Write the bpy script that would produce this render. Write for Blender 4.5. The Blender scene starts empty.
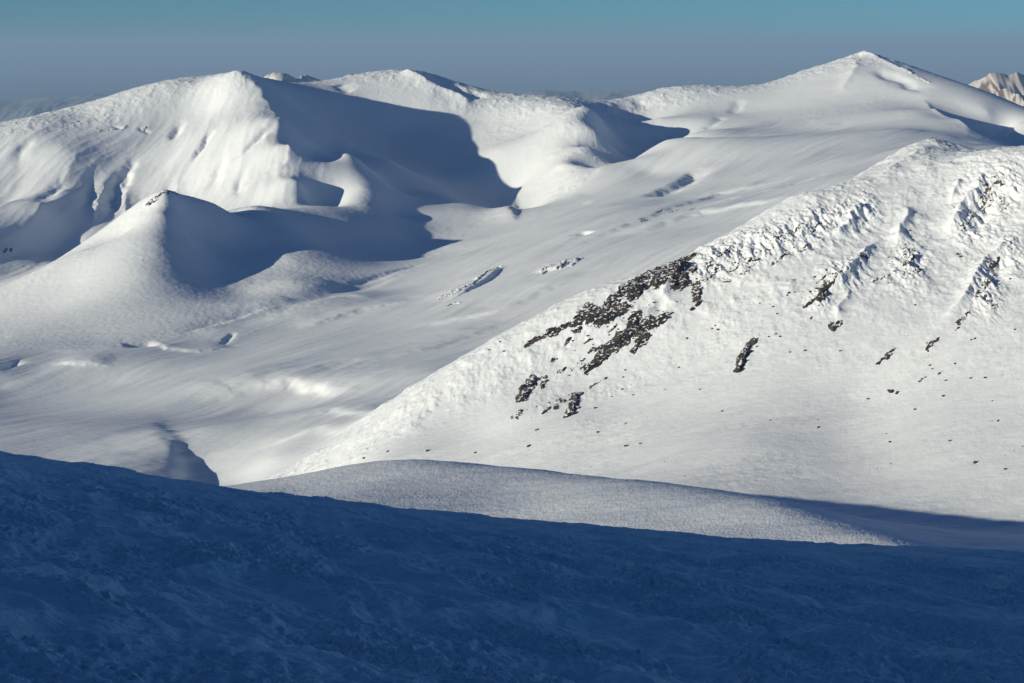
import bpy, math, random, os
import numpy as np

# ------------------------------------------------------------------ world frame
F = 1991.0                 # focal length in pixels of a 1024 px wide frame (70 mm on 36 mm)
VH = 42.0                  # row of the true horizon
CZ = 2000.0                # eye height; the lowland lies 1600 m below
SUN_EL, SUN_AZ = 11.3, 30.0   # sun elevation; light travels (cos az, sin az) in plan
CA, SA, TE = math.cos(math.radians(SUN_AZ)), math.sin(math.radians(SUN_AZ)), math.tan(math.radians(SUN_EL))
f32 = np.float32
scene = bpy.context.scene
COL = scene.collection
rng = random.Random(7)

def W(u, v, Y):            # a survey sighting (bearing, dip, distance) -> world x, y, z
    return ((u-512.0)/F*Y, float(Y), CZ-(v-VH)/F*Y)

# ------------------------------------------------------------------ survey points of the massif
# region codes
KN, RS, SF, CO, M1, M2, M3 = range(7)
PTS = []                   # x, y, z, region, rime, wind
def P(reg, pts, rime=0.0, wind=0.5):
    for (u, v, Y) in pts:
        if reg == M1 and u < 240: Y -= (45 if v < 215 else 25)*(240-max(u, -150))/240     # the face swings round towards the valley
        x, y, z = W(u, v, Y); PTS.append((x, y, z, reg, rime, wind))
def HZ(reg, pts, rime=0.0, wind=0.3):     # hidden ground: bearing, height relative to the eye, distance
    for (u, z, Y) in pts:
        PTS.append(((u-512.0)/F*Y, float(Y), CZ+z, reg, rime, wind))

# snow knoll / bench below the viewpoint
P(KN, [(150,500,1330),(210,490,1330),(300,476,1340),(350,466,1350),(420,461,1350),(470,464,1345),(545,471,1300),(620,481,1235),
       (700,491,1175),(780,507,1115),(850,529,1065),(880,541,1035)], .25, 1.)
P(KN, [(300,492,1250),(420,485,1255),(520,492,1225),(600,500,1165),(700,512,1115),(760,530,1060),
       (300,510,1165),(420,515,1150),(520,522,1130),(620,530,1085),(720,540,1035)], .25, 1.)
HZ(KN, [(300,-300,850),(512,-290,850),(750,-300,850),(950,-330,850),(1150,-340,850),(100,-330,900),(-150,-360,1000),(-500,-380,1000),
        (300,-330,600),(700,-330,600),(1200,-360,600),(0,-360,600),(-600,-380,600)], 0, .3)
P(KN, [(905,526,1300),(960,531,1300),(1024,537,1290),(1100,545,1250),(960,552,1130),(1024,558,1110),(1150,560,1080)], .1, 1.)
HZ(KN, [(545,-328,1450),(620,-328,1420),(700,-326,1380),(470,-345,1480),(780,-322,1350)], 0, .5)

# right rocky slope
P(RS, [(1024,522,1415),(940,514,1440),(860,506,1460),(760,491,1490),(700,485,1510),(620,480,1560),(545,474,1620),(480,467,1680),
       (420,462,1720),(370,466,1740)], .1, 1.)
P(RS, [(1024,460,1505),(940,455,1530),(860,450,1565),(760,445,1580),(660,445,1620),(560,440,1690),(480,440,1740)], .2, 1.)
P(RS, [(1024,400,1590),(940,400,1615),(860,400,1650),(760,395,1680),(680,400,1710),(600,405,1750),(520,410,1770),(460,420,1790)], .3, .8)
P(RS, [(1024,330,1690),(940,330,1720),(860,330,1750),(780,330,1780),(700,340,1810),(630,350,1830),(560,365,1840),(500,385,1830)], .4, .7)
P(RS, [(1024,260,1810),(940,260,1850),(860,265,1870),(780,270,1890),(710,290,1890)], .6, .6)
P(RS, [(1024,200,1920),(960,195,1980),(900,200,1990),(850,215,1980)], .9, .5)
P(RS, [(1150,170,1900),(1080,160,1960),(1024,157,2000),(1000,150,2040),(980,153,2090),(955,150,2150),(935,139,2180),(915,146,2160),
       (900,160,2120),(850,181,2080),(800,196,2040),(760,222,2010),(730,240,1990),(700,254,1980),(650,272,1950),(600,290,1930),(560,312,1910),
       (500,345,1890),(450,376,1870),(400,411,1850),(360,440,1850),(325,460,1870),(290,476,1900)], .9, .5)
HZ(RS, [(1150,-200,2300),(1024,-215,2350),(935,-210,2450),(850,-235,2350),(760,-280,2280),(700,-315,2250),(600,-350,2180),(500,-368,2120),
        (450,-366,2080)], 0, .4)

# gentle snowfield running up to the far right summit, and the valley floor
P(SF, [(1024,175,3300),(950,145,3600),(900,170,3200),(850,150,3900),(800,170,3700),(900,130,4150),
       (750,200,3300),(700,225,3150),(680,180,3850),(640,235,3150),(620,205,3600),(575,255,3050),(560,225,3450),
       (540,245,3250),(500,290,2900),(480,255,3300),(440,280,3150),(430,330,2700),(380,290,3150),(370,350,2600),(330,320,2900),
       (300,345,2720),(260,330,2850),(230,352,2720),(190,352,2720),(150,357,2680),(100,362,2650),(40,366,2640),(0,372,2600),(-80,380,2550)], .1, 1.)
P(SF, [(700,150,4350),(760,130,4500),(820,130,4450),(650,172,4080),(700,200,3600)], .05, 1.)
P(SF, [(390,392,2220),(325,402,2290),(270,410,2330),(350,420,2070),(312,446,1985),(272,458,1990),(240,480,1985),(200,482,2010),(432,372,2290),
       (250,380,2450),(200,385,2450),(205,430,2150)], .05, 1.)
# dome at the lower left
P(SF, [(-60,385,2540),(0,388,2560),(60,382,2590),(120,383,2580),(0,430,2210),(60,425,2240),(120,425,2250),(150,412,2340),(160,432,2190),
       (130,455,2080),(60,465,2030),(0,470,2000),(145,475,2000),(110,490,1930),(-80,460,2050)], .1, .7)
HZ(SF, [(0,-455,1750),(100,-470,1750),(200,-475,1750),(-200,-450,1700),(-300,-430,2200),(-400,-400,2700),(200,-430,1550),(0,-430,1400),(-300,-420,1350)], 0, .4)

# pinnacle cone
P(CO, [(165,193,3365),(150,207,3345)], .4, .3)
P(CO, [(142,215,3330),(120,236,3300),(75,254,3250),(40,275,3200),(0,298,3150),(-60,325,3080),(178,196,3390),(215,204,3480),(250,207,3560),(290,210,3650)], .4, .5)
P(CO, [(165,215,3290),(160,245,3190),(148,275,3080),(125,305,2960),(95,338,2800),(50,310,3020),(20,335,2850),(110,270,3120),(70,285,3120),
       (188,214,3370),(196,232,3350),(202,250,3290),(210,272,3190),(205,295,3050),(190,318,2890),(232,217,3530),(240,240,3410),(236,268,3260),(240,295,3090),
       (262,245,3410),(283,232,3450),(287,255,3330),(292,280,3150),(288,300,2990),(262,285,3140),(310,236,3500),(335,245,3520),(360,258,3440),(385,266,3370),(330,272,3250),(350,222,3650),(395,235,3680),(408,255,3560)], .3, .6)
P(CO, [(-60,350,2800)], 0, .5)

# left mountain
P(M1, [(-150,150,4300),(-60,135,4350),(0,125,4400),(40,119,4420),(80,114,4450),(130,97,4500),(170,83,4550),(200,80,4560),(238,73,4500),(256,77,4560),
       (275,80,4750),(300,84,4950),(330,88,5150)], .5, .5)
P(M1, [(0,165,4200),(60,150,4220),(0,205,4020),(30,175,4150),(68,193,4020),(38,214,3900),(0,238,3760),(-50,262,3600),
       (100,150,4260),(110,195,4080),(110,225,3930),(85,240,3860),(160,130,4370),(160,170,4180),(190,190,4060),(205,112,4420),(222,150,4140),
       (222,182,4010),(236,203,3900),(262,108,4330),(284,124,4180),(289,148,4040),(300,183,3900),(310,205,3800),(270,175,3970),(262,205,3860)], .3, .6)
P(M1, [(52,250,3830),(20,275,3600),(70,236,3880),(-20,295,3450),(-100,300,3400)], .1, .3)
P(M1, [(322,125,4520),(322,150,4280),(323,171,4110),(333,193,3950),(314,208,3900),(345,154,4110),(356,172,4015),(363,188,3945),(370,206,3850),(352,200,3900),(388,160,4330),(392,190,4120),(350,110,4760),(400,130,4740),
       (410,170,4380),(440,195,4160),(475,205,4060),(395,215,3900),(440,222,3860),(412,240,3690),(450,245,3620),(495,228,3750),(505,212,3920)], .1, .5)
HZ(M1, [(0,-330,4850),(130,-300,5050),(238,-260,5200),(-150,-350,4700),(300,-280,5500)], 0, .3)

# middle mountain
P(M2, [(345,77,5500),(362,83,5300),(380,75,5120),(405,70,5000),(425,74,4970),(450,87,4920),(480,97,4880),(530,103,4800),(555,105,4730),
       (585,110,4640),(598,117,4560),(595,131,4450),(590,148,4340),(582,166,4220),(573,184,4090),(622,126,4700),(640,134,4700),(655,141,4700)], .7, .4)
P(M2, [(395,100,4830),(425,105,4820),(455,130,4720),(462,165,4500),(512,190,4340),(523,215,4110),(480,120,4770),(500,150,4480),(540,130,4600),(550,115,4680),
       (560,170,4230),(545,205,4010),(572,140,4420),(562,165,4240)], .35, .5)
P(M2, [(622,138,4640),(640,146,4620),(610,150,4540),(604,165,4380),(594,176,4250),(650,144,4660)], .1, .4)
P(SF, [(640,158,4150),(600,182,4040),(662,147,4230),(622,170,4090),(666,141,4290),(690,134,4470),(700,142,4320)], .05, .5)
HZ(M2, [(345,-280,6000),(405,-280,5600),(480,-300,5400),(560,-300,5300)], 0, .3)

# far right summit
P(M3, [(612,108,4900),(640,98,5000),(665,88,5060),(700,86,5110),(735,90,5170),(760,86,5180),(800,72,5200),(840,60,5200),(863,54,5200),(890,65,5230),
       (940,85,5260)], .6, .4)
P(M3, [(960,94,5150),(985,104,5080),(1024,122,5000),(1100,150,4800),(926,96,4750),(935,112,4480),(960,123,4330),(973,137,4180)], .4, .4)
P(M3, [(985,131,4570),(1024,149,4440),(1070,165,4300),(960,107,4670),(988,113,4640),(1018,125,4580),(965,124,4560),(984,141,4440),(1003,136,4600)], .1, .4)
P(M3, [(863,90,4850),(863,118,4500),(830,95,4850),(900,100,4750),(790,108,4800),(740,112,4830),(700,120,4750),(660,118,4780),(640,125,4860),(900,120,4380),
       (930,128,4250)], .2, .7)
HZ(M3, [(640,-300,5500),(735,-280,5700),(863,-260,5850),(960,-280,5700),(1050,-330,5100),(1200,-350,4800)], 0, .3)
# skirts of the massif
HZ(M1, [(-600,-400,3600),(-500,-420,4600),(0,-600,6000),(512,-600,6600),(900,-600,6800),(-600,-420,2400)], 0, .3)
HZ(M3, [(1500,-420,4300),(1400,-600,6200)], 0, .3)
HZ(RS, [(1300,-230,1900),(1400,-260,1600),(1350,-330,1250),(1500,-300,2600)], 0, .5)
# ------------------------------------------------------------------ noise
def _hash(ix, iy, seed):
    h = (ix.astype(np.int64)*374761393 + iy.astype(np.int64)*668265263 + seed*1442695041) & 0xffffffff
    h = ((h ^ (h >> 13))*1274126177) & 0xffffffff
    return (h ^ (h >> 16)) & 0xffff
def perlin(x, y, seed=0):
    ix = np.floor(x); iy = np.floor(y); fx = (x-ix).astype(f32); fy = (y-iy).astype(f32)
    ix = ix.astype(np.int64); iy = iy.astype(np.int64)
    def g(dx, dy):
        a = _hash(ix+dx, iy+dy, seed)*f32(2*math.pi/65536)
        return np.cos(a)*(fx-dx) + np.sin(a)*(fy-dy)
    sx = fx*fx*fx*(fx*(fx*6-15)+10); sy = fy*fy*fy*(fy*(fy*6-15)+10)
    a = g(0,0); b = g(1,0); c = g(0,1); d = g(1,1)
    return ((a+(b-a)*sx)*(1-sy) + (c+(d-c)*sx)*sy)*f32(1.5)
def fbm(x, y, oct=4, seed=0, gain=.5, ridged=False):
    s = np.zeros(x.shape, f32); a = 1.0; t = 0
    for o in range(oct):
        n = perlin(x*(2.03**o)+o*17.3, y*(2.03**o)-o*9.1, seed+o*31)
        s += a*((1-2*np.abs(n)) if ridged else n); t += a; a *= gain
    return s/t
def sstep(a, b, x):
    t = np.clip((x-a)/(b-a), 0, 1); return t*t*(3-2*t)

# ------------------------------------------------------------------ thin-plate surface through the survey points
PA = np.array(PTS, dtype=np.float64)
_px, _py, _pz = PA[:,0]/1000, PA[:,1]/1000, PA[:,2]-CZ
def _phi(d2): return d2*np.log(d2+1e-12)*.5
_n = len(PA)
_A = np.zeros((_n+3, _n+3))
_A[:_n,:_n] = _phi((_px[:,None]-_px[None])**2+(_py[:,None]-_py[None])**2)
_A[:_n,:_n] += np.eye(_n)*2e-5
_A[:_n,_n] = 1; _A[:_n,_n+1] = _px; _A[:_n,_n+2] = _py
_A[_n:,:_n] = _A[:_n,_n:].T
_w = np.linalg.solve(_A, np.concatenate([_pz, [0,0,0]]))
_res = _A[:_n,:_n]@_w[:_n]+_w[_n]+_w[_n+1]*_px+_w[_n+2]*_py-_pz
print('pts', _n, 'max residual', abs(_res).max())
def surface(x, y):
    """height (relative to the eye), region, rime, wind for plan coordinates in metres"""
    sh = x.shape; X = (x.ravel()/1000); Y = (y.ravel()/1000); N = X.size
    z = np.empty(N, f32); reg = np.empty(N, np.int8); rime = np.empty(N, f32); wind = np.empty(N, f32)
    px, py = _px.astype(f32), _py.astype(f32); w = _w[:_n]
    B = 20000
    for i in range(0, N, B):
        a = X[i:i+B, None].astype(f32); b = Y[i:i+B, None].astype(f32)
        d2 = (a-px)**2 + (b-py)**2 + f32(1e-9)
        ph = d2*np.log(d2)*f32(.5)
        z[i:i+B] = ph.astype(np.float64)@w + _w[_n] + _w[_n+1]*X[i:i+B] + _w[_n+2]*Y[i:i+B]
        reg[i:i+B] = PA[np.argmin(d2, 1), 3]
        k = 1/(d2+f32(.003))**2
        ks = k.sum(1)
        rime[i:i+B] = (k@PA[:,4].astype(f32))/ks; wind[i:i+B] = (k@PA[:,5].astype(f32))/ks
    return z.reshape(sh), reg.reshape(sh), rime.reshape(sh), wind.reshape(sh)
# ------------------------------------------------------------------ polar survey grid of the massif
Q = float(os.environ.get('QUICK', '1'))
def spaced(knots, counts):
    out = []
    for (a, b), n in zip(zip(knots[:-1], knots[1:]), counts):
        out += list(np.linspace(a, b, max(2, int(n)), endpoint=False))
    return np.array(out+[knots[-1]])
GS = spaced([-1.1, -.33, -.275, .275, .33, 1.1], [50, 25, 1150*Q, 25, 50])          # x / y
GY = np.exp(spaced([math.log(v) for v in (450, 980, 1350, 2200, 3000, 5400, 8000)], [30, 130*Q, 560*Q, 260*Q, 560*Q, 30]))
SS, YY = np.meshgrid(GS, GY)
XX = SS*YY
Z, REG, RIME, WIND = surface(XX, YY)
# sightings: where does a bearing/dip meet the ground?
Z0 = Z.copy()
def hit(u, v, dy=0):
    s = (u-512.0)/F
    j = int(np.clip(np.searchsorted(GS, s), 1, len(GS)-1)); t = (s-GS[j-1])/(GS[j]-GS[j-1])
    z = Z0[:,j-1]*(1-t)+Z0[:,j]*t
    vv = VH - F*z/GY
    k = np.nonzero((vv <= v) & (GY > 1000))[0]
    if not len(k): k = [np.argmin(np.where(GY > 1000, vv, 1e9))]
    i = k[0]
    if i and vv[i-1] > v >= vv[i]:
        q = (vv[i-1]-v)/(vv[i-1]-vv[i]+1e-9); y = GY[i-1]+(GY[i]-GY[i-1])*q
    else: y = GY[i]
    y += dy
    return np.array([s*y, y])
NOISE0 = perlin(XX/230+5, YY/310, 3)
# long-wave wind shaping, fluting of the steep faces, rime lumps on the crests
rx, ry = XX*.93+YY*.36, -XX*.36+YY*.93
sf = ((REG == SF)*1.0).astype(f32)
for _ in range(16):
    sf[1:-1,1:-1] = (sf[:-2,1:-1]+sf[2:,1:-1]+sf[1:-1,:-2]+sf[1:-1,2:])/4
Z += (1-sf*.6)*WIND*(2.6*fbm(rx/260, ry/110, 3, 11) + .8*fbm(rx/70, ry/26, 3, 12))
da, db = XX*.62+YY*.78 + 60*fbm(XX/300, YY/300, 2, 9), -XX*.78+YY*.62 + 26*fbm(XX/260, YY/260, 2, 10)    # drifts stream down the valley
Z += sf*(4.2*fbm(da/620, db/95, 2, 14) + 1.5*fbm(da/260, db/34, 3, 15, .5) + .22*fbm(da/60, db/11, 3, 16))
flute = np.where(REG == M1, 1.0, np.where(REG == M2, .12, 0)).astype(f32)
for _ in range(24):      # soften the mask
    flute[1:-1,1:-1] = (flute[:-2,1:-1]+flute[2:,1:-1]+flute[1:-1,:-2]+flute[1:-1,2:])/4
wx = XX - .24*(YY-4200)*sstep(-450, -750, XX) + 34*fbm(XX/300, YY/300, 2, 77)
top = sstep(4560, 4250, YY)
flute = flute*(.12+.88*sstep(-300, -430, XX))
Z += flute*((3.5+4*top)*fbm(wx/125, YY/700, 2, 21, .45) + top*1.5*fbm(wx/48, YY/260, 2, 23, .5, True) + .7*fbm(wx/22, YY/70, 4, 22, .55))*(YY < 4700)
rough = sstep(-.15, .35, fbm(XX/240, YY/300, 3, 28))*(1-.85*sf)
Z += sstep(1900, 2400, YY)*rough*(.6*fbm(XX/30, YY/46, 3, 25, .6) + .35*fbm(XX/11, YY/12, 3, 26, .6))
Z += (REG == CO)*(.38*fbm(XX/9, YY/10, 3, 27, .6))
near_rs = ((REG == RS)*1.0).astype(f32)
for _ in range(12):
    near_rs[1:-1,1:-1] = (near_rs[:-2,1:-1]+near_rs[2:,1:-1]+near_rs[1:-1,:-2]+near_rs[1:-1,2:])/4

def polydist(pts, X, Y):
    """signed distance to a plan polyline (positive = left of its direction), and how far along it 0..1"""
    best = np.full(X.shape, 1e18); sg = np.zeros(X.shape); al = np.zeros(X.shape)
    L = [0]
    for a, b in zip(pts[:-1], pts[1:]): L.append(L[-1]+np.hypot(*(b-a)))
    for k, (a, b) in enumerate(zip(pts[:-1], pts[1:])):
        e = b-a; ll = e@e+1e-9
        t = np.clip(((X-a[0])*e[0]+(Y-a[1])*e[1])/ll, 0, 1)
        qx, qy = X-a[0]-t*e[0], Y-a[1]-t*e[1]; d = qx*qx+qy*qy
        m = d < best
        best = np.where(m, d, best); c = e[0]*(Y-a[1])-e[1]*(X-a[0])
        sg = np.where(m, np.sign(c), sg); al = np.where(m, (L[k]+t*math.sqrt(ll))/L[-1], al)
    return np.sqrt(best)*sg, al
def feature(kind, uv, h, w, w2=None, taper=.25, seed=0):
    """kind: 'gully', 'ridge' or 'lip' (a drift that is steep on the right of its direction, gentle on the left)"""
    pts = [hit(*p) for p in uv]; w2 = w2 or w
    R = 3.2*max(w, w2); A = np.array(pts)
    r0, r1 = np.searchsorted(GY, [A[:,1].min()-R, A[:,1].max()+R])
    smin = min((A[:,0]-R)/A[:,1]); smax = max((A[:,0]+R)/A[:,1])
    c0, c1 = np.searchsorted(GS, [smin, smax])
    if r1-r0 < 2 or c1-c0 < 2: return
    X, Y = XX[r0:r1,c0:c1], YY[r0:r1,c0:c1]
    wob = w*.5
    d, al = polydist(pts, X+wob*fbm(X/(w*2.5), Y/(w*2.5), 2, seed+5), Y+wob*fbm(X/(w*2.5), Y/(w*2.5), 2, seed+6))
    tp = sstep(0, taper, al)*sstep(1, 1-taper, al) if taper else 1
    tp = np.maximum(tp, 0)
    if kind == 'gully': f = -np.exp(-(d/np.where(d > 0, w2, w))**2)
    elif kind == 'ridge': f = np.exp(-np.sqrt((d/np.where(d > 0, w2, w))**2+.02)*1.6)
    else: f = np.exp(-(np.maximum(d, 0)/w2)**2)*(1/(1+np.exp(-np.clip(d/w*3, -30, 30))))
    Z[r0:r1,c0:c1] += h*f*tp

# --- left mountain: chutes and shaded hollows on its fluted face
for s, (uv, h, w) in enumerate([([(182,118),(178,128),(170,142)], 6, 10), ([(214,128),(203,145),(190,164)], 8, 8), ([(278,122),(262,134),(245,150),(228,164)], 6, 10),
        ([(182,164),(168,178),(154,196)], 9, 12), ([(125,160),(116,185),(108,222)], 10, 13), ([(136,152),(128,170),(124,195)], 6, 11),
        ([(98,158),(90,190),(80,228)], 5, 14), ([(70,172),(50,195),(30,210)], 5, 14), ([(225,150),(216,178),(210,195)], 4, 12),
        ([(110,125),(126,131)], 2.5, 6), ([(136,128),(152,133)], 3, 6), ([(142,180),(134,208)], 7, 9), ([(243,165),(236,200)], 4, 10), ([(30,135),(15,175)], 4, 14)]):
    feature('gully', uv, h*1.35, w, seed=s, taper=.45)
for s, (uv, h, w) in enumerate([([(287,128),(291,150),(285,165),(250,185),(215,197)], 8, 24), ([(193,155),(178,176),(170,192)], 7, 12),
        ([(134,165),(126,195),(118,222)], 8, 11), ([(106,175),(100,200),(90,232)], 6, 11), ([(68,192),(38,213),(0,238)], 9, 25), ([(80,150),(60,185)], 4, 14)]):
    feature('ridge', uv, h, w, seed=40+s, taper=.4)
# small lit knob in the shaded flank
# sharp spine from the first peak
feature('ridge', [(240,74),(262,92),(284,124)], 7, 30, taper=.15, seed=53)
# --- middle mountain
feature('ridge', [(400,71),(425,84),(450,95),(480,108)], 16, 34, taper=.2, seed=54)
feature('gully', [(428,76),(460,92),(490,99)], 10, 26, seed=55)
feature('gully', [(337,84),(352,92)], 6, 20, seed=56)
feature('lip', [(519,222),(513,212),(516,195)], 10, 10, 40, seed=57)
feature('gully', [(572,178),(560,195)], 2, 14, seed=58)
# --- far right summit
feature('ridge', [(863,55),(852,75),(838,98)], 8, 26, taper=.5, seed=60)
feature('ridge', [(800,73),(835,62),(863,55),(900,69),(938,85)], 7, 22, taper=.4, seed=65)
feature('gully', [(872,66),(895,78),(932,92)], 9, 24, taper=.35, seed=61)
feature('gully', [(740,98),(733,114)], 3, 14, seed=62)
feature('gully', [(725,116),(705,131)], 4, 14, seed=63)
feature('gully', [(636,96),(645,110)], 5, 20, seed=64)
feature('ridge', [(924,94),(935,112),(960,123),(973,137)], 9, 24, taper=.3, seed=66)
feature('ridge', [(845,60),(863,54),(882,62)], 9, 24, taper=.5, seed=67)
# --- hollows and drifts of the snowfield
feature('gully', [(699,167),(685,180),(645,198)], 13, 15, 30, seed=70)
feature('gully', [(590,233),(575,238)], 6, 10, seed=71)
feature('lip', [(446,303),(464,294),(486,282),(510,265)], 6.5, 4, 60, taper=.35, seed=72)
feature('lip', [(586,257),(560,268),(530,274)][::-1], 5, 4, 40, seed=73)
feature('gully', [(345,283),(390,272),(430,262)], 3.5, 10, seed=74)
feature('gully', [(170,340),(225,323),(270,311),(330,291),(395,270)], 6, 26, seed=75)
for s, (uv, h, w, w2) in enumerate([([(400,330),(500,312),(600,268)], 4, 14, 60), ([(330,372),(420,352),(520,318)], 4, 14, 60), ([(620,238),(700,215),(800,195)], 6, 16, 60),
        ([(560,250),(640,222),(720,196),(820,170)], 6, 14, 70), ([(700,208),(780,188),(860,165)], 4, 12, 50), ([(250,430),(330,412),(420,385)], 4, 12, 50), ([(230,455),(320,432),(390,412)], 3.5, 12, 50)]):
    feature('lip', [p for p in uv], h, w, w2, seed=80+s)
# drift scarps on the valley floor
feature('lip', [(200,404),(235,395),(265,389),(292,386),(318,391),(350,396)], 9, 12, 90, taper=.4, seed=90)
feature('lip', [(285,300),(235,318),(180,334)], 4, 7, 50, seed=91)
feature('lip', [(158,342),(166,350),(200,352),(240,347)], 3.2, 6, 45, seed=92)
feature('gully', [(160,342),(120,345)], 6, 14, seed=93)
feature('lip', [(45,363),(80,366),(115,366)], 3.5, 5, 50, seed=94, taper=.4)
feature('gully', [(234,332),(222,345)], 3, 5, seed=95)
feature('gully', [(0,362),(15,366)], 10, 18, seed=96)
feature('lip', [(420,300),(360,312),(300,330)][::-1], 4, 9, 50, seed=97)
# steep right edge of the dome with its pocket of shade
feature('lip', [(156,405),(163,430),(174,452),(182,475),(176,505)][::-1], 12, 15, 90, taper=.4, seed=98)
feature('gully', [(196,455),(202,480)], 2, 16, 24, seed=99)
# --- rocky slope: ribs and couloirs
for s, (uv, h, w) in enumerate([([(985,172),(975,195),(960,215),(948,240)], 11, 10), ([(912,205),(905,225),(895,250)], 9, 9), ([(862,205),(850,225),(835,240)], 8, 8),
        ([(1015,240),(985,265),(965,300),(940,325)], 8, 9), ([(960,180),(950,205)], 6, 7), ([(880,240),(860,262),(840,285),(815,300)], 8, 8), ([(690,262),(672,285),(650,310)], 7, 8),
        ([(850,290),(835,320)], 4, 6), ([(935,145),(900,165),(875,180)], 5, 14)]):
    feature('ridge', uv, h, w, seed=110+s)
for s, (uv, h, w) in enumerate([([(1000,185),(985,210),(975,240)], 9, 9), ([(924,250),(915,275)], 6, 6), ([(868,215),(860,235)], 6, 6), ([(820,215),(812,240)], 4, 5), ([(757,230),(753,262)], 5, 3.5),
        ([(735,240),(732,265)], 5, 3), ([(722,244),(718,266)], 5, 3), ([(745,236),(741,260)], 4, 3), ([(665,292),(655,318)], 6, 6), ([(795,225),(790,240)], 4, 4), ([(1012,250),(985,290)], 6, 8), ([(945,160),(975,162)], 4, 8)]):
    feature('gully', uv, h*.55, w*.9, seed=130+s, taper=.45)
# rime lumps, and the wind crust of the near slopes
lump = np.maximum(fbm(XX/26, YY/34, 4, 31, .6), -.1)
_rm = sstep(.25, .6, RIME)
Z += _rm*(np.where(REG == RS, 3.2, 4.2)*lump + np.where(REG == RS, .9, 1.2)*np.maximum(fbm(XX/8.5, YY/9, 3, 33, .55), -.05))
PU, PV = XX/YY*F+512, VH-F*Z0/YY
# fluted, rime-plastered belt under the crest of the bright slope, and its crags
belt = near_rs*np.exp(-((PV-(266-.33*(PU-700)))/20.0)**2)*sstep(680, 710, PU)*sstep(890, 860, PU)
for (cu, cv, ru, rv) in ((985,205,26,42),(1008,185,18,26),(908,265,18,26),(985,290,18,26),(968,230,16,20),(845,275,22,16),(820,300,14,12),(1010,255,14,24)):
    belt = np.maximum(belt, near_rs*np.exp(-((PU-cu)/ru)**2-((PV-cv)/rv)**2))
Z += belt*(4.6*np.maximum(fbm(XX/13+YY/60, YY/45, 4, 37, .62, True), -.2) + 2.2*fbm(XX/5.5, YY/9, 4, 38, .65, True))
_bp = sstep(-.1, .4, fbm(XX/45, YY/45, 2, 36))
band = near_rs*np.exp(-((VH-F*Z/YY - (640-.42*((XX/YY)*F+512)))/32.0)**2)*sstep(470, 560, XX/YY*F+512)*sstep(900, 780, XX/YY*F+512)
Z += band*_bp*.9*np.maximum(fbm(XX/9, YY/14, 3, 35, .6, True), 0)
_pt = .25+.75*sstep(-.2, .4, fbm(XX/120, YY/90, 3, 44))
Z += near_rs*(1.0*fbm(rx/120+2, ry/17, 3, 47, .45))
Z += near_rs*_pt*(.62*fbm(rx/34, ry/8, 4, 41, .55) + .22*fbm(XX/7, YY/5, 3, 43))
kn = (REG == KN)*1.0
Z += kn*1.5*fbm(rx/170, ry/24, 3, 48, .45)
Z += kn*(.55*fbm(rx/70, ry/9, 3, 45, .5) + .12*fbm(rx/14, ry/2.5, 3, 46, .5))


def grid_mesh(name, X, Y, Zv, faces_mask, nrm):
    """one mesh out of those quads of a tensor grid for which faces_mask is set"""
    R, C = X.shape
    idx = np.arange(R*C).reshape(R, C)
    q = np.stack([idx[:-1,:-1], idx[:-1,1:], idx[1:,1:], idx[1:,:-1]], -1)[faces_mask].reshape(-1, 4)
    used, inv = np.unique(q.ravel(), return_inverse=True)
    co = np.stack([X.ravel()[used], Y.ravel()[used], Zv.ravel()[used]], 1).astype(f32)
    me = bpy.data.meshes.new(name)
    nf = len(q)
    me.vertices.add(len(used)); me.vertices.foreach_set('co', co.ravel())
    me.loops.add(nf*4); me.loops.foreach_set('vertex_index', inv.astype(np.int32).ravel())
    me.polygons.add(nf); me.polygons.foreach_set('loop_start', np.arange(0, nf*4, 4, dtype=np.int32))
    me.update(); me.validate()
    me.polygons.foreach_set('use_smooth', np.ones(nf, bool))
    if nrm is not None:
        me.normals_split_custom_set_from_vertices(nrm.reshape(-1,3)[used].astype(f32))
    o = bpy.data.objects.new(name, me); COL.objects.link(o)
    return o
def grid_normals(X, Y, Zv):
    P3 = np.stack([X, Y, Zv], -1).astype(np.float64)
    du = np.gradient(P3, axis=1); dv = np.gradient(P3, axis=0)
    n = np.cross(du, dv); n /= np.linalg.norm(n, axis=-1, keepdims=True)
    return n*np.sign(n[...,2:3])
def tag(o, label=None, cat=None, group=None, kind=None):
    if label: o['label'] = label
    if cat: o['category'] = cat
    if group: o['group'] = group
    if kind: o['kind'] = kind
    return o

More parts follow.
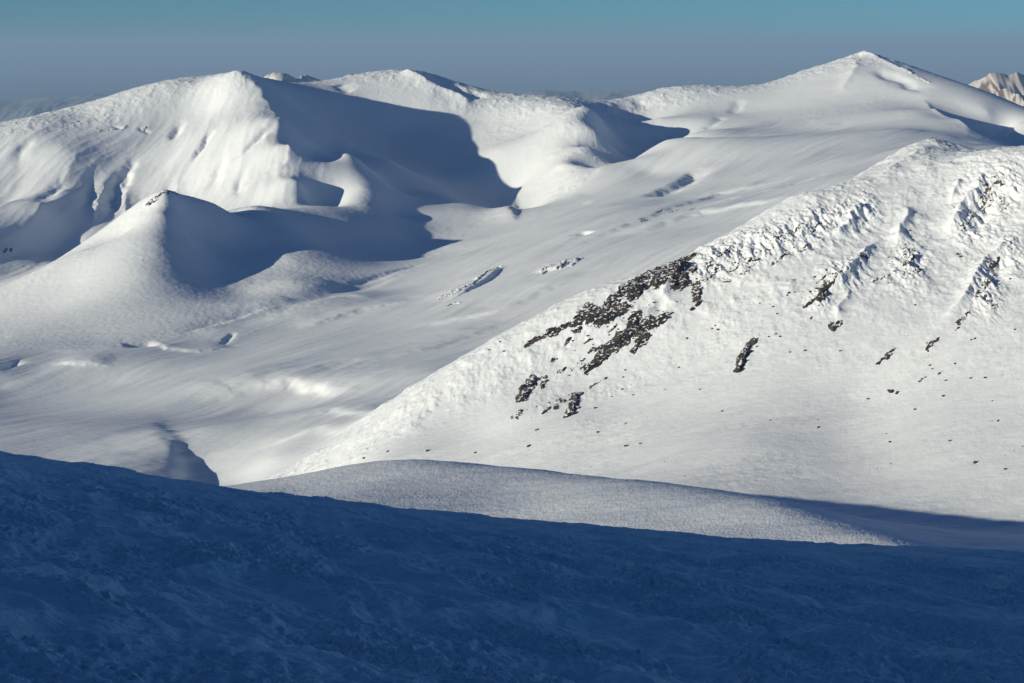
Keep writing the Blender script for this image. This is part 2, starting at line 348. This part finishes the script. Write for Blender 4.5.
# ------------------------------------------------------------------ materials
def new_mat(name):
    m = bpy.data.materials.new(name); m.use_nodes = True
    return m, m.node_tree.nodes, m.node_tree.links, m.node_tree.nodes['Principled BSDF']
SNOW = (.85, .88, .91)
def snow_mat(name, scales, strength, dist):
    m, N, L, B = new_mat(name)
    B.inputs['Roughness'].default_value = .62; B.inputs['Specular IOR Level'].default_value = .25
    tc = N.new('ShaderNodeTexCoord')
    # slightly older, greyer snow in soft patches
    n0 = N.new('ShaderNodeTexNoise'); n0.inputs['Scale'].default_value = scales[0]*.08; n0.inputs['Detail'].default_value = 5
    L.new(tc.outputs['Object'], n0.inputs['Vector'])
    cr = N.new('ShaderNodeValToRGB'); cr.color_ramp.elements[0].position = .35; cr.color_ramp.elements[1].position = .65
    cr.color_ramp.elements[0].color = (SNOW[0]*.94, SNOW[1]*.95, SNOW[2]*.96, 1); cr.color_ramp.elements[1].color = (*SNOW, 1)
    L.new(n0.outputs[0], cr.inputs[0]); L.new(cr.outputs[0], B.inputs['Base Color'])
    mp = N.new('ShaderNodeMapping'); mp.inputs['Scale'].default_value = (1, 2.2, 1.6); mp.inputs['Rotation'].default_value = (0, 0, .45)
    L.new(tc.outputs['Object'], mp.inputs['Vector'])
    h = None
    for s in scales:
        t = N.new('ShaderNodeTexNoise'); t.inputs['Scale'].default_value = s; t.inputs['Detail'].default_value = 6
        L.new(mp.outputs[0], t.inputs['Vector'])
        mul = N.new('ShaderNodeMath'); mul.operation = 'MULTIPLY'; mul.inputs[1].default_value = scales[0]/s
        L.new(t.outputs[0], mul.inputs[0])
        if h is None: h = mul
        else:
            ad = N.new('ShaderNodeMath'); L.new(h.outputs[0], ad.inputs[0]); L.new(mul.outputs[0], ad.inputs[1]); h = ad
    bp = N.new('ShaderNodeBump'); bp.inputs['Strength'].default_value = strength; bp.inputs['Distance'].default_value = dist
    L.new(h.outputs[0], bp.inputs['Height']); L.new(bp.outputs[0], B.inputs['Normal'])
    return m
M_SNOW = snow_mat('windpacked_snow', (.10, .33), .36, 1.1)
M_FG = snow_mat('frosted_snow', (1.0, 4.0), .9, .30)

# ------------------------------------------------------------------ the massif, split into its hills
NRM = grid_normals(XX, YY, Z)
fr = REG[:-1,:-1]
NAMES = {KN: ('snow_knoll', 'small smooth snow knoll in front of the bright rocky slope'),
         RS: ('rocky_snow_slope', 'bright sunlit snow slope broken by dark rock bands'),
         SF: ('valley_snowfield', 'gentle wind-swept snowfield running up the valley towards the sharp summit'),
         CO: ('snow_cone', 'snow cone with a small rock pinnacle on top and a shaded right flank'),
         M1: ('snowy_mountain', 'broad fluted snow mountain whose right flank lies in blue shade'),
         M2: ('snowy_mountain', 'rounded snow mountain in the middle with a wide lit bowl'),
         M3: ('snowy_mountain', 'sharp pyramid snow summit at the head of the long snowfield')}
for r, (nm, lb) in NAMES.items():
    m = fr == r
    if not m.any(): continue
    o = grid_mesh(nm, XX, YY, Z+CZ, m, NRM)
    o.data.materials.append(M_SNOW); tag(o, lb, 'snowfield' if r in (SF,) else 'mountain', kind='structure')

# ------------------------------------------------------------------ the shaded slope under the viewpoint
def fg_height(x, y):
    xc = np.clip(x, -110, 110)
    z = -13.0 - .190*y - .084*x + np.where(x < 0, .0006, .00025)*xc*xc
    z -= .00055*np.maximum(np.minimum(y,600)-235, 0)**2 + .4*np.maximum(y-600, 0)     # rolls over into the valley
    # unseen humps added behind and left of the viewpoint to shadow this slope
    z += 230*np.exp(-(((x+450)/190)**2+((y+150)/300)**2)) + 60*np.exp(-(((x+190)/90)**2+((y+60)/150)**2))
    return z
gx = spaced([-900, -160, -80, 80, 160, 900], [50, 60, 1250*Q, 60, 40]); gy = spaced([-700, 30, 70, 160, 290, 620], [50, 20, 380*Q, 300*Q, 60])
FX, FY = np.meshgrid(gx, gy)
FZ = fg_height(FX, FY)
_m = (FY > 25) & (FY < 330) & (np.abs(FX) < 110)
_a = np.radians(-74); _c, _s = math.cos(_a), math.sin(_a)
_X, _Y = FX[_m], FY[_m]
_wx, _wy = _X+3*fbm(_X/14, _Y/14, 2, 201), _Y+3*fbm(_X/14, _Y/14, 2, 202)
_r, _q = _wx*_c+_wy*_s, -_wx*_s+_wy*_c
_e = sstep(25, 60, _Y)*sstep(330, 290, _Y)*(1-.55*sstep(185, 250, _Y))
_broad = fbm(_r/55, _q/16, 3, 203)
_crust = sstep(-.25, .3, fbm(_r/22+3, _q/9, 3, 204))            # patches of thicker frost between smooth snow
_band = fbm(_r/75+1, _q/6.5, 3, 209, .5)
FZ[_m] += _e*(1.5*_broad + .9*_band + .75*fbm(_r/9, _q/3.2, 3, 205) + (.25+_crust*.75)*(.48*fbm(_r/2.4, _q/1.1, 4, 206, .65, True) + .22*np.maximum(perlin(_X/.9, _Y/.9, 207), 0) + .20*np.maximum(fbm(_X/.42, _Y/.5, 2, 208, .6), -.1)))

fo = grid_mesh('foreground_slope', FX, FY, FZ+CZ, np.ones((len(gy)-1, len(gx)-1), bool), grid_normals(FX, FY, FZ))
fo.data.materials.append(M_FG); tag(fo, 'frost-crusted snow slope in deep blue shade under the viewpoint', 'snow slope', kind='structure')

# ------------------------------------------------------------------ rock standing out of the snow
def ground(x, y):
    s = x/y; i = np.interp(np.log(y), np.log(GY), np.arange(len(GY))); j = np.interp(s, GS, np.arange(len(GS)))
    i0 = np.clip(i.astype(int), 0, len(GY)-2); j0 = np.clip(j.astype(int), 0, len(GS)-2); a = i-i0; b = j-j0
    return (Z[i0,j0]*(1-a)*(1-b)+Z[i0+1,j0]*a*(1-b)+Z[i0,j0+1]*(1-a)*b+Z[i0+1,j0+1]*a*b)
def rock_mat(name, th, dark=(.012,.011,.013), brown=(.085,.062,.05)):
    m, N, L, B = new_mat(name); B.inputs['Roughness'].default_value = .85
    tc = N.new('ShaderNodeTexCoord')
    a = N.new('ShaderNodeTexNoise'); a.inputs['Scale'].default_value = .07; a.inputs['Detail'].default_value = 8; L.new(tc.outputs['Object'], a.inputs['Vector'])
    cr = N.new('ShaderNodeValToRGB'); cr.color_ramp.elements[0].position = .42; cr.color_ramp.elements[1].position = .68
    cr.color_ramp.elements[0].color = (*dark, 1); cr.color_ramp.elements[1].color = (*brown, 1); L.new(a.outputs[0], cr.inputs[0])
    ge = N.new('ShaderNodeNewGeometry'); sp = N.new('ShaderNodeSeparateXYZ'); L.new(ge.outputs['Normal'], sp.inputs[0])
    b = N.new('ShaderNodeTexNoise'); b.inputs['Scale'].default_value = .30; b.inputs['Detail'].default_value = 6; L.new(tc.outputs['Object'], b.inputs['Vector'])
    ad = N.new('ShaderNodeMath'); ad.operation = 'MULTIPLY_ADD'; ad.inputs[1].default_value = 1.5; L.new(b.outputs[0], ad.inputs[0]); L.new(sp.outputs[2], ad.inputs[2])
    st = N.new('ShaderNodeMapRange'); st.inputs['From Min'].default_value = th+.75-.04; st.inputs['From Max'].default_value = th+.75+.04
    L.new(ad.outputs[0], st.inputs['Value'])
    mx = N.new('ShaderNodeMix'); mx.data_type = 'RGBA'; L.new(st.outputs[0], mx.inputs[0]); L.new(cr.outputs[0], mx.inputs[6]); mx.inputs[7].default_value = (*SNOW, 1)
    L.new(mx.outputs[2], B.inputs['Base Color'])
    bp = N.new('ShaderNodeBump'); bp.inputs['Strength'].default_value = .6; bp.inputs['Distance'].default_value = .8; L.new(b.outputs[0], bp.inputs['Height']); L.new(bp.outputs[0], B.inputs['Normal'])
    return m
M_R1 = rock_mat('dark_lava_rock', .95); M_R2 = rock_mat('snow_plastered_rock', .74)
def outcrop(label, caps, A=5.0, mat=None, group=None, name='rock_outcrop', seed=0, res=.75, nz=.55, grain=5.0, th=.0):
    """caps: stretches (u0, v0, u1, v1, half width in metres) of bare rock sighted on the slope"""
    seg = []
    for (u0, v0, u1, v1, r) in caps:
        seg.append((hit(u0, v0), hit(u1, v1), r))
    A2 = np.array([p for s in seg for p in s[:2]]); R = max(s[2] for s in seg)+8
    xs = np.arange(A2[:,0].min()-R, A2[:,0].max()+R, res); ys = np.arange(A2[:,1].min()-R, A2[:,1].max()+R, res*1.1)
    X, Y = np.meshgrid(xs, ys)
    g = ground(X, Y)
    wxx, wyy = X+grain*.9*fbm(X/grain/2, Y/grain/2, 3, seed+1), Y+grain*.9*fbm(X/grain/2, Y/grain/2, 3, seed+2)
    M = np.full(X.shape, -3.0)
    for (a, b, r) in seg:
        d, al = polydist([a, b+1e-3], wxx, wyy); M = np.maximum(M, 1-np.abs(d)/(r*1.15))
    sl = X*.8+Y*.6                                   # strata dip to the lower left
    n = .65*fbm(X/grain, Y/grain*.8, 5, seed+3, .65) + .35*fbm(sl/(grain*1.5), (Y*.8-X*.6)/(grain*.5), 3, seed+6, .6)
    t = np.minimum(M, .8)*1.1 + nz*2.5*n - th
    blocks = .5+.5*fbm(X/(grain*1.3), Y/(grain*1.8), 4, seed+4, .6)
    crag = fbm(X/2.2, Y/2.8, 3, seed+5, .6)
    prot = A*.55*np.clip(t+.05, 0, 1.0)**.5*(.30+1.2*blocks) + 1.1*crag*np.clip(t+.4, 0, 1) - 1.0
    terr = g + prot
    keep = (M > -.55) | (prot > -.9)
    k = keep[:-1,:-1] | keep[1:,:-1] | keep[:-1,1:] | keep[1:,1:]
    k &= (M[:-1,:-1] > -1.6)
    if not k.any(): print('EMPTY', label); return None
    o = grid_mesh(name, X, Y, terr+CZ, k, None)
    # origin at the outcrop's foot
    c = A2.mean(0); gz = float(ground(np.array([c[0]]), np.array([c[1]]))[0])+CZ
    o.data.transform(__import__('mathutils').Matrix.Translation((-c[0], -c[1], -gz))); o.location = (c[0], c[1], gz)
    o.data.materials.append(mat or M_R1); tag(o, label, 'rock outcrop', group)
    return o
RG = 'rock outcrops of the sunlit slope'
OUT = [
 ('solid dark cliff at the top of the rock band on the bright slope', [(641,281,648,284,10),(650,276,662,283,12),(664,272,678,284,11),(662,268,690,258,7),(634,296,640,287,7),(672,280,680,268,10)], 7, M_R1),
 ('brownish broken rock band below the snowy crest, left of the solid cliff', [(578,322,592,312,8),(590,318,612,306,9),(600,322,625,308,7),(612,300,632,285,6),(583,318,586,308,6)], 5, M_R1),
 ('thin brown ledge at the lower left end of the rock band', [(527,345,540,338,4.5),(536,341,552,330,4.5),(552,335,566,325,4)], 4, M_R1),
 ('long dark slanting cliff in the middle of the bright slope', [(590,368,604,356,6),(602,355,618,344,8),(616,346,632,332,8),(628,338,636,318,6),(588,372,592,366,4)], 6.5, M_R1),
 ('dark craggy knob at the right end of the slanting cliff', [(638,330,650,322,7),(640,342,646,334,6),(655,325,664,318,6),(634,352,638,346,4)], 5, M_R1),
 ('small broken ledges between the two big rock bands', [(585,343,590,339,2.6),(592,352,597,348,2.6),(566,344,570,340,2.4),(610,332,616,326,3),(575,333,580,330,2.4)], 3.5, M_R1),
 ('isolated dark fin with a blue shadow at the lower left of the slope', [(521,400,526,388,5),(525,394,531,382,5),(530,388,533,380,4)], 7, M_R1),
 ('small rock beside the right side of the lower left fin', [(541,388,546,378,3)], 4, M_R1),
 ('low rocks under the lower left fin', [(518,417,522,411,3),(511,419,514,416,2)], 3.5, M_R1),
 ('narrow dark fin with a pale hollow on its right, lowest of the slope', [(571,414,574,402,4.5),(573,404,577,394,4),(567,416,571,413,3)], 6.5, M_R1),
 ('ragged low rocks between the two lower fins', [(556,408,563,400,3.5),(546,412,549,407,2.5),(558,404,560,400,3)], 3.5, M_R1),
 ('thin dotted ledge right of the narrow lowest fin', [(588,390,594,384,2.2),(596,383,606,378,2.2)], 3, M_R1),
 ('string of small ledges in the middle of the lower slope', [(552,363,556,359,2.2),(562,372,564,368,2.2),(571,375,573,369,2.4),(558,375,560,371,2.2),(580,364,583,360,2.2)], 3, M_R1),
 ('steep column of dark rocks right below the solid cliff top', [(694,292,698,284,3.5),(696,300,699,291,3.5),(694,309,698,303,3),(692,276,694,270,3)], 4.5, M_R1),
 ('snow-plastered rocks at the left of the upper ledge row', [(706,272,712,266,3),(714,274,718,270,2.5),(719,262,724,254,3),(704,282,710,278,2.5),(722,280,728,283,2.2)], 4, M_R2),
 ('snow-plastered rocks in the centre of the upper ledge row', [(732,271,737,267,3),(740,263,756,262,2.5),(753,266,758,262,2.5),(743,276,746,274,2.2),(726,254,728,250,2.4)], 4, M_R2),
 ('snow-plastered rocks at the right of the upper ledge row', [(771,266,776,262,2.5),(778,260,786,256,3),(790,236,800,228,3.5),(776,243,782,240,2.2),(801,252,806,248,2.5),(813,232,816,226,3)], 4, M_R2),
 ('dark tooth with a blue shadow at the head of the central gully rocks', [(820,303,825,296,4),(822,298,826,288,3.5),(804,307,814,303,3)], 5.5, M_R1),
 ('rocks climbing up right from the dark tooth', [(832,288,840,276,3.2),(839,275,848,268,3),(846,270,856,264,3),(862,262,868,257,3.5),(818,284,822,280,2.2)], 4.5, M_R2),
 ('small dark rock with a pale rib above it under the central gully', [(834,328,839,322,3.5),(830,326,833,324,2)], 4, M_R1),
 ('lone tall dark pinnacle leaning right on the open snow', [(739,371,742,362,3),(741,365,745,352,4),(744,356,751,344,4)], 8, M_R1),
 ('ribbed rocks under the highest shoulder of the slope', [(905,268,912,260,3.5),(912,262,918,276,2.5),(903,262,906,254,3),(884,280,888,275,2.4),(872,284,876,280,2.2)], 4.5, M_R2),
 ('shaded crags on the highest shoulder near the right edge', [(985,190,992,204,3.5),(993,178,1002,188,4),(1000,200,1008,210,3.5),(980,200,984,210,3)], 3.5, M_R2),
 ('crags below the shaded shoulder', [(970,222,976,214,2.6),(962,232,968,226,2.6),(952,214,956,206,2.4)], 3.2, M_R2),
 ('broken crags low on the right rib', [(985,290,992,282,4),(988,300,994,308,3.5),(976,300,980,294,2.5),(992,270,998,262,2.6)], 4, M_R2),
 ('small dark wedge of rock right of the left pair of low ledges', [(926,349,934,341,2.6),(934,342,938,337,2.2)], 4, M_R1),
 ('pair of low dark ledges on the open slope', [(880,362,888,354,2.8),(890,350,894,346,2.4)], 4, M_R1),
 ('thin ledge between the dark wedge and the right rib', [(957,328,962,318,2.2),(964,316,970,312,2)], 3, M_R1),
 ('row of dots of rock in the lower right snow', [(921,381,925,378,2),(939,375,943,372,2),(930,370,933,368,1.8)], 2.6, M_R1),
 ('dark little crest rock on the notched shoulder', [(929,139,937,136,2.6),(940,141,950,146,2.2)], 3, M_R1),
]
def place(lb, caps, A, mt, group, seed, **kw):
    # stretches that touch make one outcrop; detached ones are rocks of their own
    cl = []
    for c in caps:
        a, b = hit(*c[:2]), hit(*c[2:4]); me_ = [c, a, b]; near = []
        for q in cl:
            if any(min(np.hypot(*(p-s_*(x1-x0)-x0)) for p in (a, b, (a+b)/2) for s_ in np.linspace(0, 1, 6)) < (c[4]+c0[4])*1.25+2 for (c0, x0, x1) in q): near.append(q)
        new = [me_]+[m_ for q in near for m_ in q]; cl = [q for q in cl if q not in near]+[new] if False else [q for q in cl if not any(q is n_ for n_ in near)]+[new]
    if len(cl) > 1: lb = 'piece of the ' + lb
    for i_, q in enumerate(cl):
        lab = lb if isinstance(lb, str) else lb[0 if len(cl) == 1 else 1]
        outcrop(lab, [m_[0] for m_ in q], A, mt, group if len(cl) == 1 or isinstance(lb, str) else group, seed=seed+3*i_, **kw)
    if len(lb.split()) > 16: print('LONG', lb)
for k, (lb, caps, A, mt) in enumerate(OUT):
    place(lb, caps, A, mt, RG, 1000+13*k, res=.7)
place('rocky scarp with hoar-covered teeth in the middle of the snowfield', [(441,300,452,295,5),(452,297,470,288,5),(470,289,486,277,4),(488,276,500,268,3),(448,306,458,304,3)], 6, M_R2, 'scattered rocks of the far snowfields', seed=1501, res=1.1, grain=7)
place('small scarp rocks right of the toothed scarp', [(541,274,548,268,5),(560,268,566,261,5),(570,266,580,258,6)], 6, M_R2, 'scattered rocks of the far snowfields', seed=1511, res=1.1, grain=7)
place('tiny dark rocks in a row high on the snowfield', [(656,214,662,212,3),(668,213,678,210,3.5),(690,210,695,208,2.6),(640,223,646,221,2.5)], 4, M_R1, 'scattered rocks of the far snowfields', seed=1521, res=1.3, grain=6)
place('jagged pinnacle rocks on top of the snow cone', [(149,203,156,197,5),(156,198,166,191,6),(166,192,176,193,4)], 7, M_R2, 'scattered rocks of the far snowfields', seed=1531, res=1.3, grain=7)
place('faint rocks half buried in the front of the snow cone', [(140,262,144,256,3),(136,272,141,268,3),(138,280,140,276,2.5)], 2.5, M_R2, 'scattered rocks of the far snowfields', seed=1541, res=1.3, grain=7, nz=.8)
place('small dark rocks in the shaded hollow at the left edge', [(4,252,7,249,3),(10,251,12,249,2.5)], 4, M_R1, 'scattered rocks of the far snowfields', seed=1551, res=1.4, grain=6)
place('rime-coated rocks on the left end of the mountain crest', [(14,124,22,122,4),(28,122,38,121,5),(72,122,78,121,3)], 5, M_R2, 'scattered rocks of the far snowfields', seed=1561, res=2, grain=8)
place('row of small rocks below the crest of the left mountain', [(99,131,102,130,3),(107,131,109,130,3),(112,130,116,128,4),(121,130,125,127,5),(142,130,146,128,4)], 5, M_R2, 'scattered rocks of the far snowfields', seed=1571, res=1.8, grain=7)
place('rocks along the right ridge of the far summit', [(903,70,912,75,5),(918,78,930,83,5)], 6, M_R2, 'scattered rocks of the far snowfields', seed=1581, res=2.2, grain=9)

# single stones on the open snow
def stone_mesh(seed):
    import bmesh
    bm = bmesh.new(); bmesh.ops.create_icosphere(bm, subdivisions=3, radius=1)
    co = np.array([v.co for v in bm.verts]); n = co/np.linalg.norm(co, axis=1, keepdims=True)
    a = fbm(n[:,0]*1.3+n[:,2]*.9+seed, n[:,1]*1.3+n[:,2]*.7, 3, seed); r = np.random.RandomState(seed)
    for _ in range(9):       # chop planes for an angular block
        p = r.normal(size=3); p /= np.linalg.norm(p); dd = co@p; cut = r.uniform(.55, .8); co -= np.where(dd > cut, (dd-cut), 0)[:,None]*p
    co *= (1+.22*a)[:,None]; co *= np.array([1.25, .9, .85])
    for v, c in zip(bm.verts, co): v.co = c
    me = bpy.data.meshes.new('stone'); bm.to_mesh(me); bm.free(); me.materials.append(M_R3); return me
M_R3 = rock_mat('stone_with_snow_cap', .80)
STONES = [stone_mesh(s) for s in (3, 8, 15, 23)]
SP = [(757,347,1.6),(890,392,3.0),(897,393,2.2),(975,462,2.0),(930,365,1.6),(946,380,1.4),(955,364,1.5),(985,377,1.4),(970,378,1.6),(805,350,1.6),(812,318,1.3),(790,352,1.2),
      (776,334,1.6),(780,337,1.4),(769,337,1.3),(718,330,1.6),(715,326,1.4),(712,329,1.3),(789,294,1.9),(787,296,1.5),(795,293,1.3),(773,307,1.4),(777,314,1.5),(760,303,1.2),
      (811,319,1.6),(793,281,1.3),(826,272,1.8),(815,277,1.8),(810,293,1.8),(816,291,1.6),(958,255,2.4),(961,258,1.8),(975,339,1.6),(971,340,1.2),(687,338,1.6),(679,367,1.3),
      (622,389,1.6),(633,396,1.3),(612,396,1.2),(625,369,1.3),(623,377,1.3),(595,409,1.8),(625,424,1.6),(626,446,2.0),(598,433,1.6),(537,430,2.0),(529,447,2.2),(545,412,1.3),
      (475,452,1.6),(427,452,1.8),(388,452,1.6),(364,459,1.8),(500,343,1.5),(504,351,1.5),(489,351,1.4),(640,443,1.4),(700,390,1.2),(722,410,1.3),(818,428,1.6),(868,398,1.4),
      (915,410,1.5),(943,396,1.5),(998,420,1.4),(950,440,1.4),(890,442,1.4),(1005,470,1.5),(990,300,1.6),(1010,280,1.4),(1015,330,1.4),(915,305,1.4),(770,420,1.2),(840,350,1.2)]
r_ = random.Random(5)
while len(SP) < 105:      # loose ones on the open face
    u = r_.uniform(480, 1023); v = r_.uniform(250, 480)
    if v > 640-.42*u+20: SP.append((u, v, r_.uniform(.35, .8)))
while len(SP) < 240:      # broken pieces crowd round the rock bands
    a = r_.random(); u, v = r_.choice([(560+110*a, 352-58*a), (600+60*a, 372-60*a), (690+130*a, 282-38*a), (690+130*a, 282-38*a), (800+60*a, 308-50*a), (885+30*a, 280-30*a), (965+30*a, 320-60*a), (520+70*a, 418-22*a)])
    SP.append((u+r_.gauss(0, 7), v+r_.gauss(0, 7), r_.uniform(.6, 1.6)))
for k, (u, v, s) in enumerate(SP):
    p = hit(u, v); z = float(ground(p[:1], p[1:])[0])
    o = bpy.data.objects.new('rock', STONES[k % 4]); COL.objects.link(o)
    o.location = (p[0], p[1], z+CZ+.1*s); o.rotation_euler = (r_.uniform(-.3,.3), r_.uniform(-.3,.3), r_.uniform(0,6.28)); o.scale = (s*.8, s*.8, s*.75)
    tag(o, 'small dark snow-capped stone poking out of the sunlit snow slope', 'rock', 'small stones scattered on the sunlit slope')

# ------------------------------------------------------------------ ranges beyond the massif
def ridge_range(name, label, crest, slope, rough, seed, mats, du=1.2, step=60, depth=2200):
    us = np.arange(crest[0][0], crest[-1][0]+du, du)
    Yc = np.interp(us, [c[0] for c in crest], [c[2] for c in crest]); vc = np.interp(us, [c[0] for c in crest], [c[1] for c in crest])
    dy = np.concatenate([-np.arange(0, depth, step)[::-1], np.arange(step, depth, step)])
    U, D = np.meshgrid(us, dy); YC = np.interp(U, us, Yc); Y = YC+D; X = (U-512)/F*YC
    zc = -(np.interp(U, us, vc)-VH)/F*YC
    n = fbm(X/rough[0], Y/rough[0]/1.3, 6, seed, .55, True)
    Zr = zc - slope*np.abs(D)*(1-.25*n) + rough[1]*(n-.3)*sstep(0, rough[0]*.8, np.abs(D)) + rough[1]*.12*fbm(X/rough[0]*5, Y/rough[0]*5, 3, seed+1)
    Zr = np.maximum(Zr, -1599.)
    o = grid_mesh(name, X, Y, Zr+CZ, np.ones((len(dy)-1, len(us)-1), bool), grid_normals(X, Y, Zr))
    o.data.materials.append(mats); tag(o, label, 'mountain', kind='structure'); return o
def range_mat(name, rock, snow, lo, hi, scale):
    m, N, L, B = new_mat(name); B.inputs['Roughness'].default_value = .8
    tc = N.new('ShaderNodeTexCoord'); nz = N.new('ShaderNodeTexNoise'); nz.inputs['Scale'].default_value = scale; nz.inputs['Detail'].default_value = 7
    L.new(tc.outputs['Object'], nz.inputs['Vector'])
    ge = N.new('ShaderNodeNewGeometry'); sp = N.new('ShaderNodeSeparateXYZ'); L.new(ge.outputs['Normal'], sp.inputs[0])
    ad = N.new('ShaderNodeMath'); ad.operation = 'MULTIPLY_ADD'; ad.inputs[1].default_value = .6
    L.new(nz.outputs[0], ad.inputs[0]); L.new(sp.outputs[2], ad.inputs[2])
    cr = N.new('ShaderNodeValToRGB'); cr.color_ramp.elements[0].position = lo; cr.color_ramp.elements[1].position = hi
    cr.color_ramp.elements[0].color = (*rock, 1); cr.color_ramp.elements[1].color = (*snow, 1)
    mr = N.new('ShaderNodeMath'); mr.operation = 'MULTIPLY'; mr.inputs[1].default_value = .6
    L.new(ad.outputs[0], mr.inputs[0]); L.new(mr.outputs[0], cr.inputs[0]); L.new(cr.outputs[0], B.inputs['Base Color'])
    return m
M_FAR = range_mat('half_bare_mountain', (.13,.105,.10), (.66,.60,.58), .46, .60, 1/160)
M_HILL = range_mat('distant_winter_hills', (.05,.06,.07), (.45,.47,.52), .60, .80, 1/900)
ridge_range('distant_mountain', 'brownish half-bare mountain at the right edge behind the sharp summit', [(925,135,8800),(950,97,8700),(962,88,8600),(975,82,8600),(990,74,8500),(1000,73,8500),
            (1008,75,8500),(1016,72,8550),(1030,78,8600),(1060,70,8700),(1110,92,8900),(1180,125,9000)], .62, (420, 130), 301, M_FAR)
ridge_range('distant_peak', 'tiny pale peak showing over the saddle of the left mountain', [(225,110,9800),(250,84,9700),(268,75,9600),(276,72,9500),(284,73,9500),(296,78,9600),(306,75,9700),(320,79,9700),(345,90,9900),(380,115,10000)], .6, (500, 120), 302, range_mat('far_snow', (.3,.3,.32), (.75,.72,.7), .45, .6, 1/200))
ridge_range('distant_hills', 'low hazy hills far away in the gap between the two summits', [(430,112,30000),(500,97,30000),(545,90,30000),(580,93,30500),(620,89,31000),(650,92,31000),(690,85,31000),(730,89,31500),(800,86,32000),(880,98,32000),(960,112,32000)], .3, (2600, 420), 303, M_HILL, 1.5, 250, 9000)
ridge_range('distant_hills', 'low hazy hills far away beyond the left mountain', [(-120,100,34000),(-40,96,34000),(10,101,34000),(60,98,34500),(95,94,35000),(140,98,35500),(190,94,36000),(240,104,36000),(300,112,36000)], .3, (2600, 420), 305, M_HILL, 1.5, 250, 9000)

# ------------------------------------------------------------------ lowland far below
LR = 300000.0
me = bpy.data.meshes.new('lowland')
me.from_pydata([(-LR,-LR,400),(LR,-LR,400),(LR,LR,400),(-LR,LR,400)], [], [(0,1,2,3)])
lo = bpy.data.objects.new('lowland', me); COL.objects.link(lo); tag(lo, 'dim lowland plain far below under haze', 'plain', kind='structure')
m, N, L, B = new_mat('winter_lowland'); B.inputs['Roughness'].default_value = .9
tc = N.new('ShaderNodeTexCoord'); nz = N.new('ShaderNodeTexNoise'); nz.inputs['Scale'].default_value = 1/5000; nz.inputs['Detail'].default_value = 8
L.new(tc.outputs['Object'], nz.inputs['Vector'])
cr = N.new('ShaderNodeValToRGB'); cr.color_ramp.elements[0].position = .45; cr.color_ramp.elements[1].position = .72
cr.color_ramp.elements[0].color = (.03,.045,.06,1); cr.color_ramp.elements[1].color = (.32,.34,.38,1)
L.new(nz.outputs[0], cr.inputs[0]); L.new(cr.outputs[0], B.inputs['Base Color']); me.materials.append(m)

# ------------------------------------------------------------------ haze
HB, HT, HR = 399.0, CZ+150, LR-2000
me = bpy.data.meshes.new('haze')
v = [(x,y,z) for z in (HB,HT) for x,y in ((-HR,-HR),(HR,-HR),(HR,HR),(-HR,HR))]
me.from_pydata(v, [], [(3,2,1,0),(4,5,6,7),(0,1,5,4),(1,2,6,5),(2,3,7,6),(3,0,4,7)])
hz = bpy.data.objects.new('haze', me); COL.objects.link(hz); tag(hz, 'thin blue haze filling the air below the horizon', 'haze', kind='stuff')
m = bpy.data.materials.new('haze_air'); m.use_nodes = True; N = m.node_tree.nodes; L = m.node_tree.links; N.clear()
out = N.new('ShaderNodeOutputMaterial'); pv = N.new('ShaderNodeVolumePrincipled')
pv.inputs['Color'].default_value = (.43,.64,.94,1); pv.inputs['Density'].default_value = 3.0e-5; pv.inputs['Anisotropy'].default_value = 0
L.new(pv.outputs[0], out.inputs['Volume']); me.materials.append(m)

# ------------------------------------------------------------------ light, camera
w = bpy.data.worlds.new("World"); scene.world = w; w.use_nodes = True
N = w.node_tree.nodes; L = w.node_tree.links
sk = N.new('ShaderNodeTexSky'); sk.sky_type = 'NISHITA'; sk.sun_disc = False
sk.sun_elevation = math.radians(SUN_EL); sk.sun_rotation = math.atan2(-CA, -SA) % (2*math.pi)
sk.altitude = 2000; sk.air_density = .85; sk.dust_density = 0; sk.ozone_density = 3.2
wb = N.new('ShaderNodeVectorMath'); wb.operation = 'MULTIPLY'; wb.inputs[1].default_value = (.54, .99, 1.34)    # cold daylight balance
L.new(sk.outputs[0], wb.inputs[0]); L.new(wb.outputs[0], N['Background'].inputs[0]); N['Background'].inputs[1].default_value = .052
sl = bpy.data.lights.new('sun', 'SUN'); sl.energy = 5; sl.angle = math.radians(.53); sl.color = (1, .925, .72)
so = bpy.data.objects.new('sun', sl); COL.objects.link(so)
from mathutils import Vector
d = Vector((CA, SA, -TE)); so.rotation_euler = d.to_track_quat('-Z', 'Y').to_euler()
cam = bpy.data.cameras.new('camera'); cam.lens = F/1024*36; cam.sensor_width = 36; cam.clip_end = 1e6; cam.clip_start = 1
cam.shift_y = -(341.5-VH)/1024
co = bpy.data.objects.new('camera', cam); COL.objects.link(co); co.location = (0, 0, CZ); co.rotation_euler = (math.pi/2, 0, 0)
scene.camera = co
scene.view_settings.view_transform = 'Standard'; scene.view_settings.look = 'None'
scene.view_settings.exposure = .08; scene.view_settings.gamma = 1
cy = scene.cycles
cy.max_bounces = 6; cy.diffuse_bounces = 4; cy.volume_bounces = 0; cy.use_denoising = True
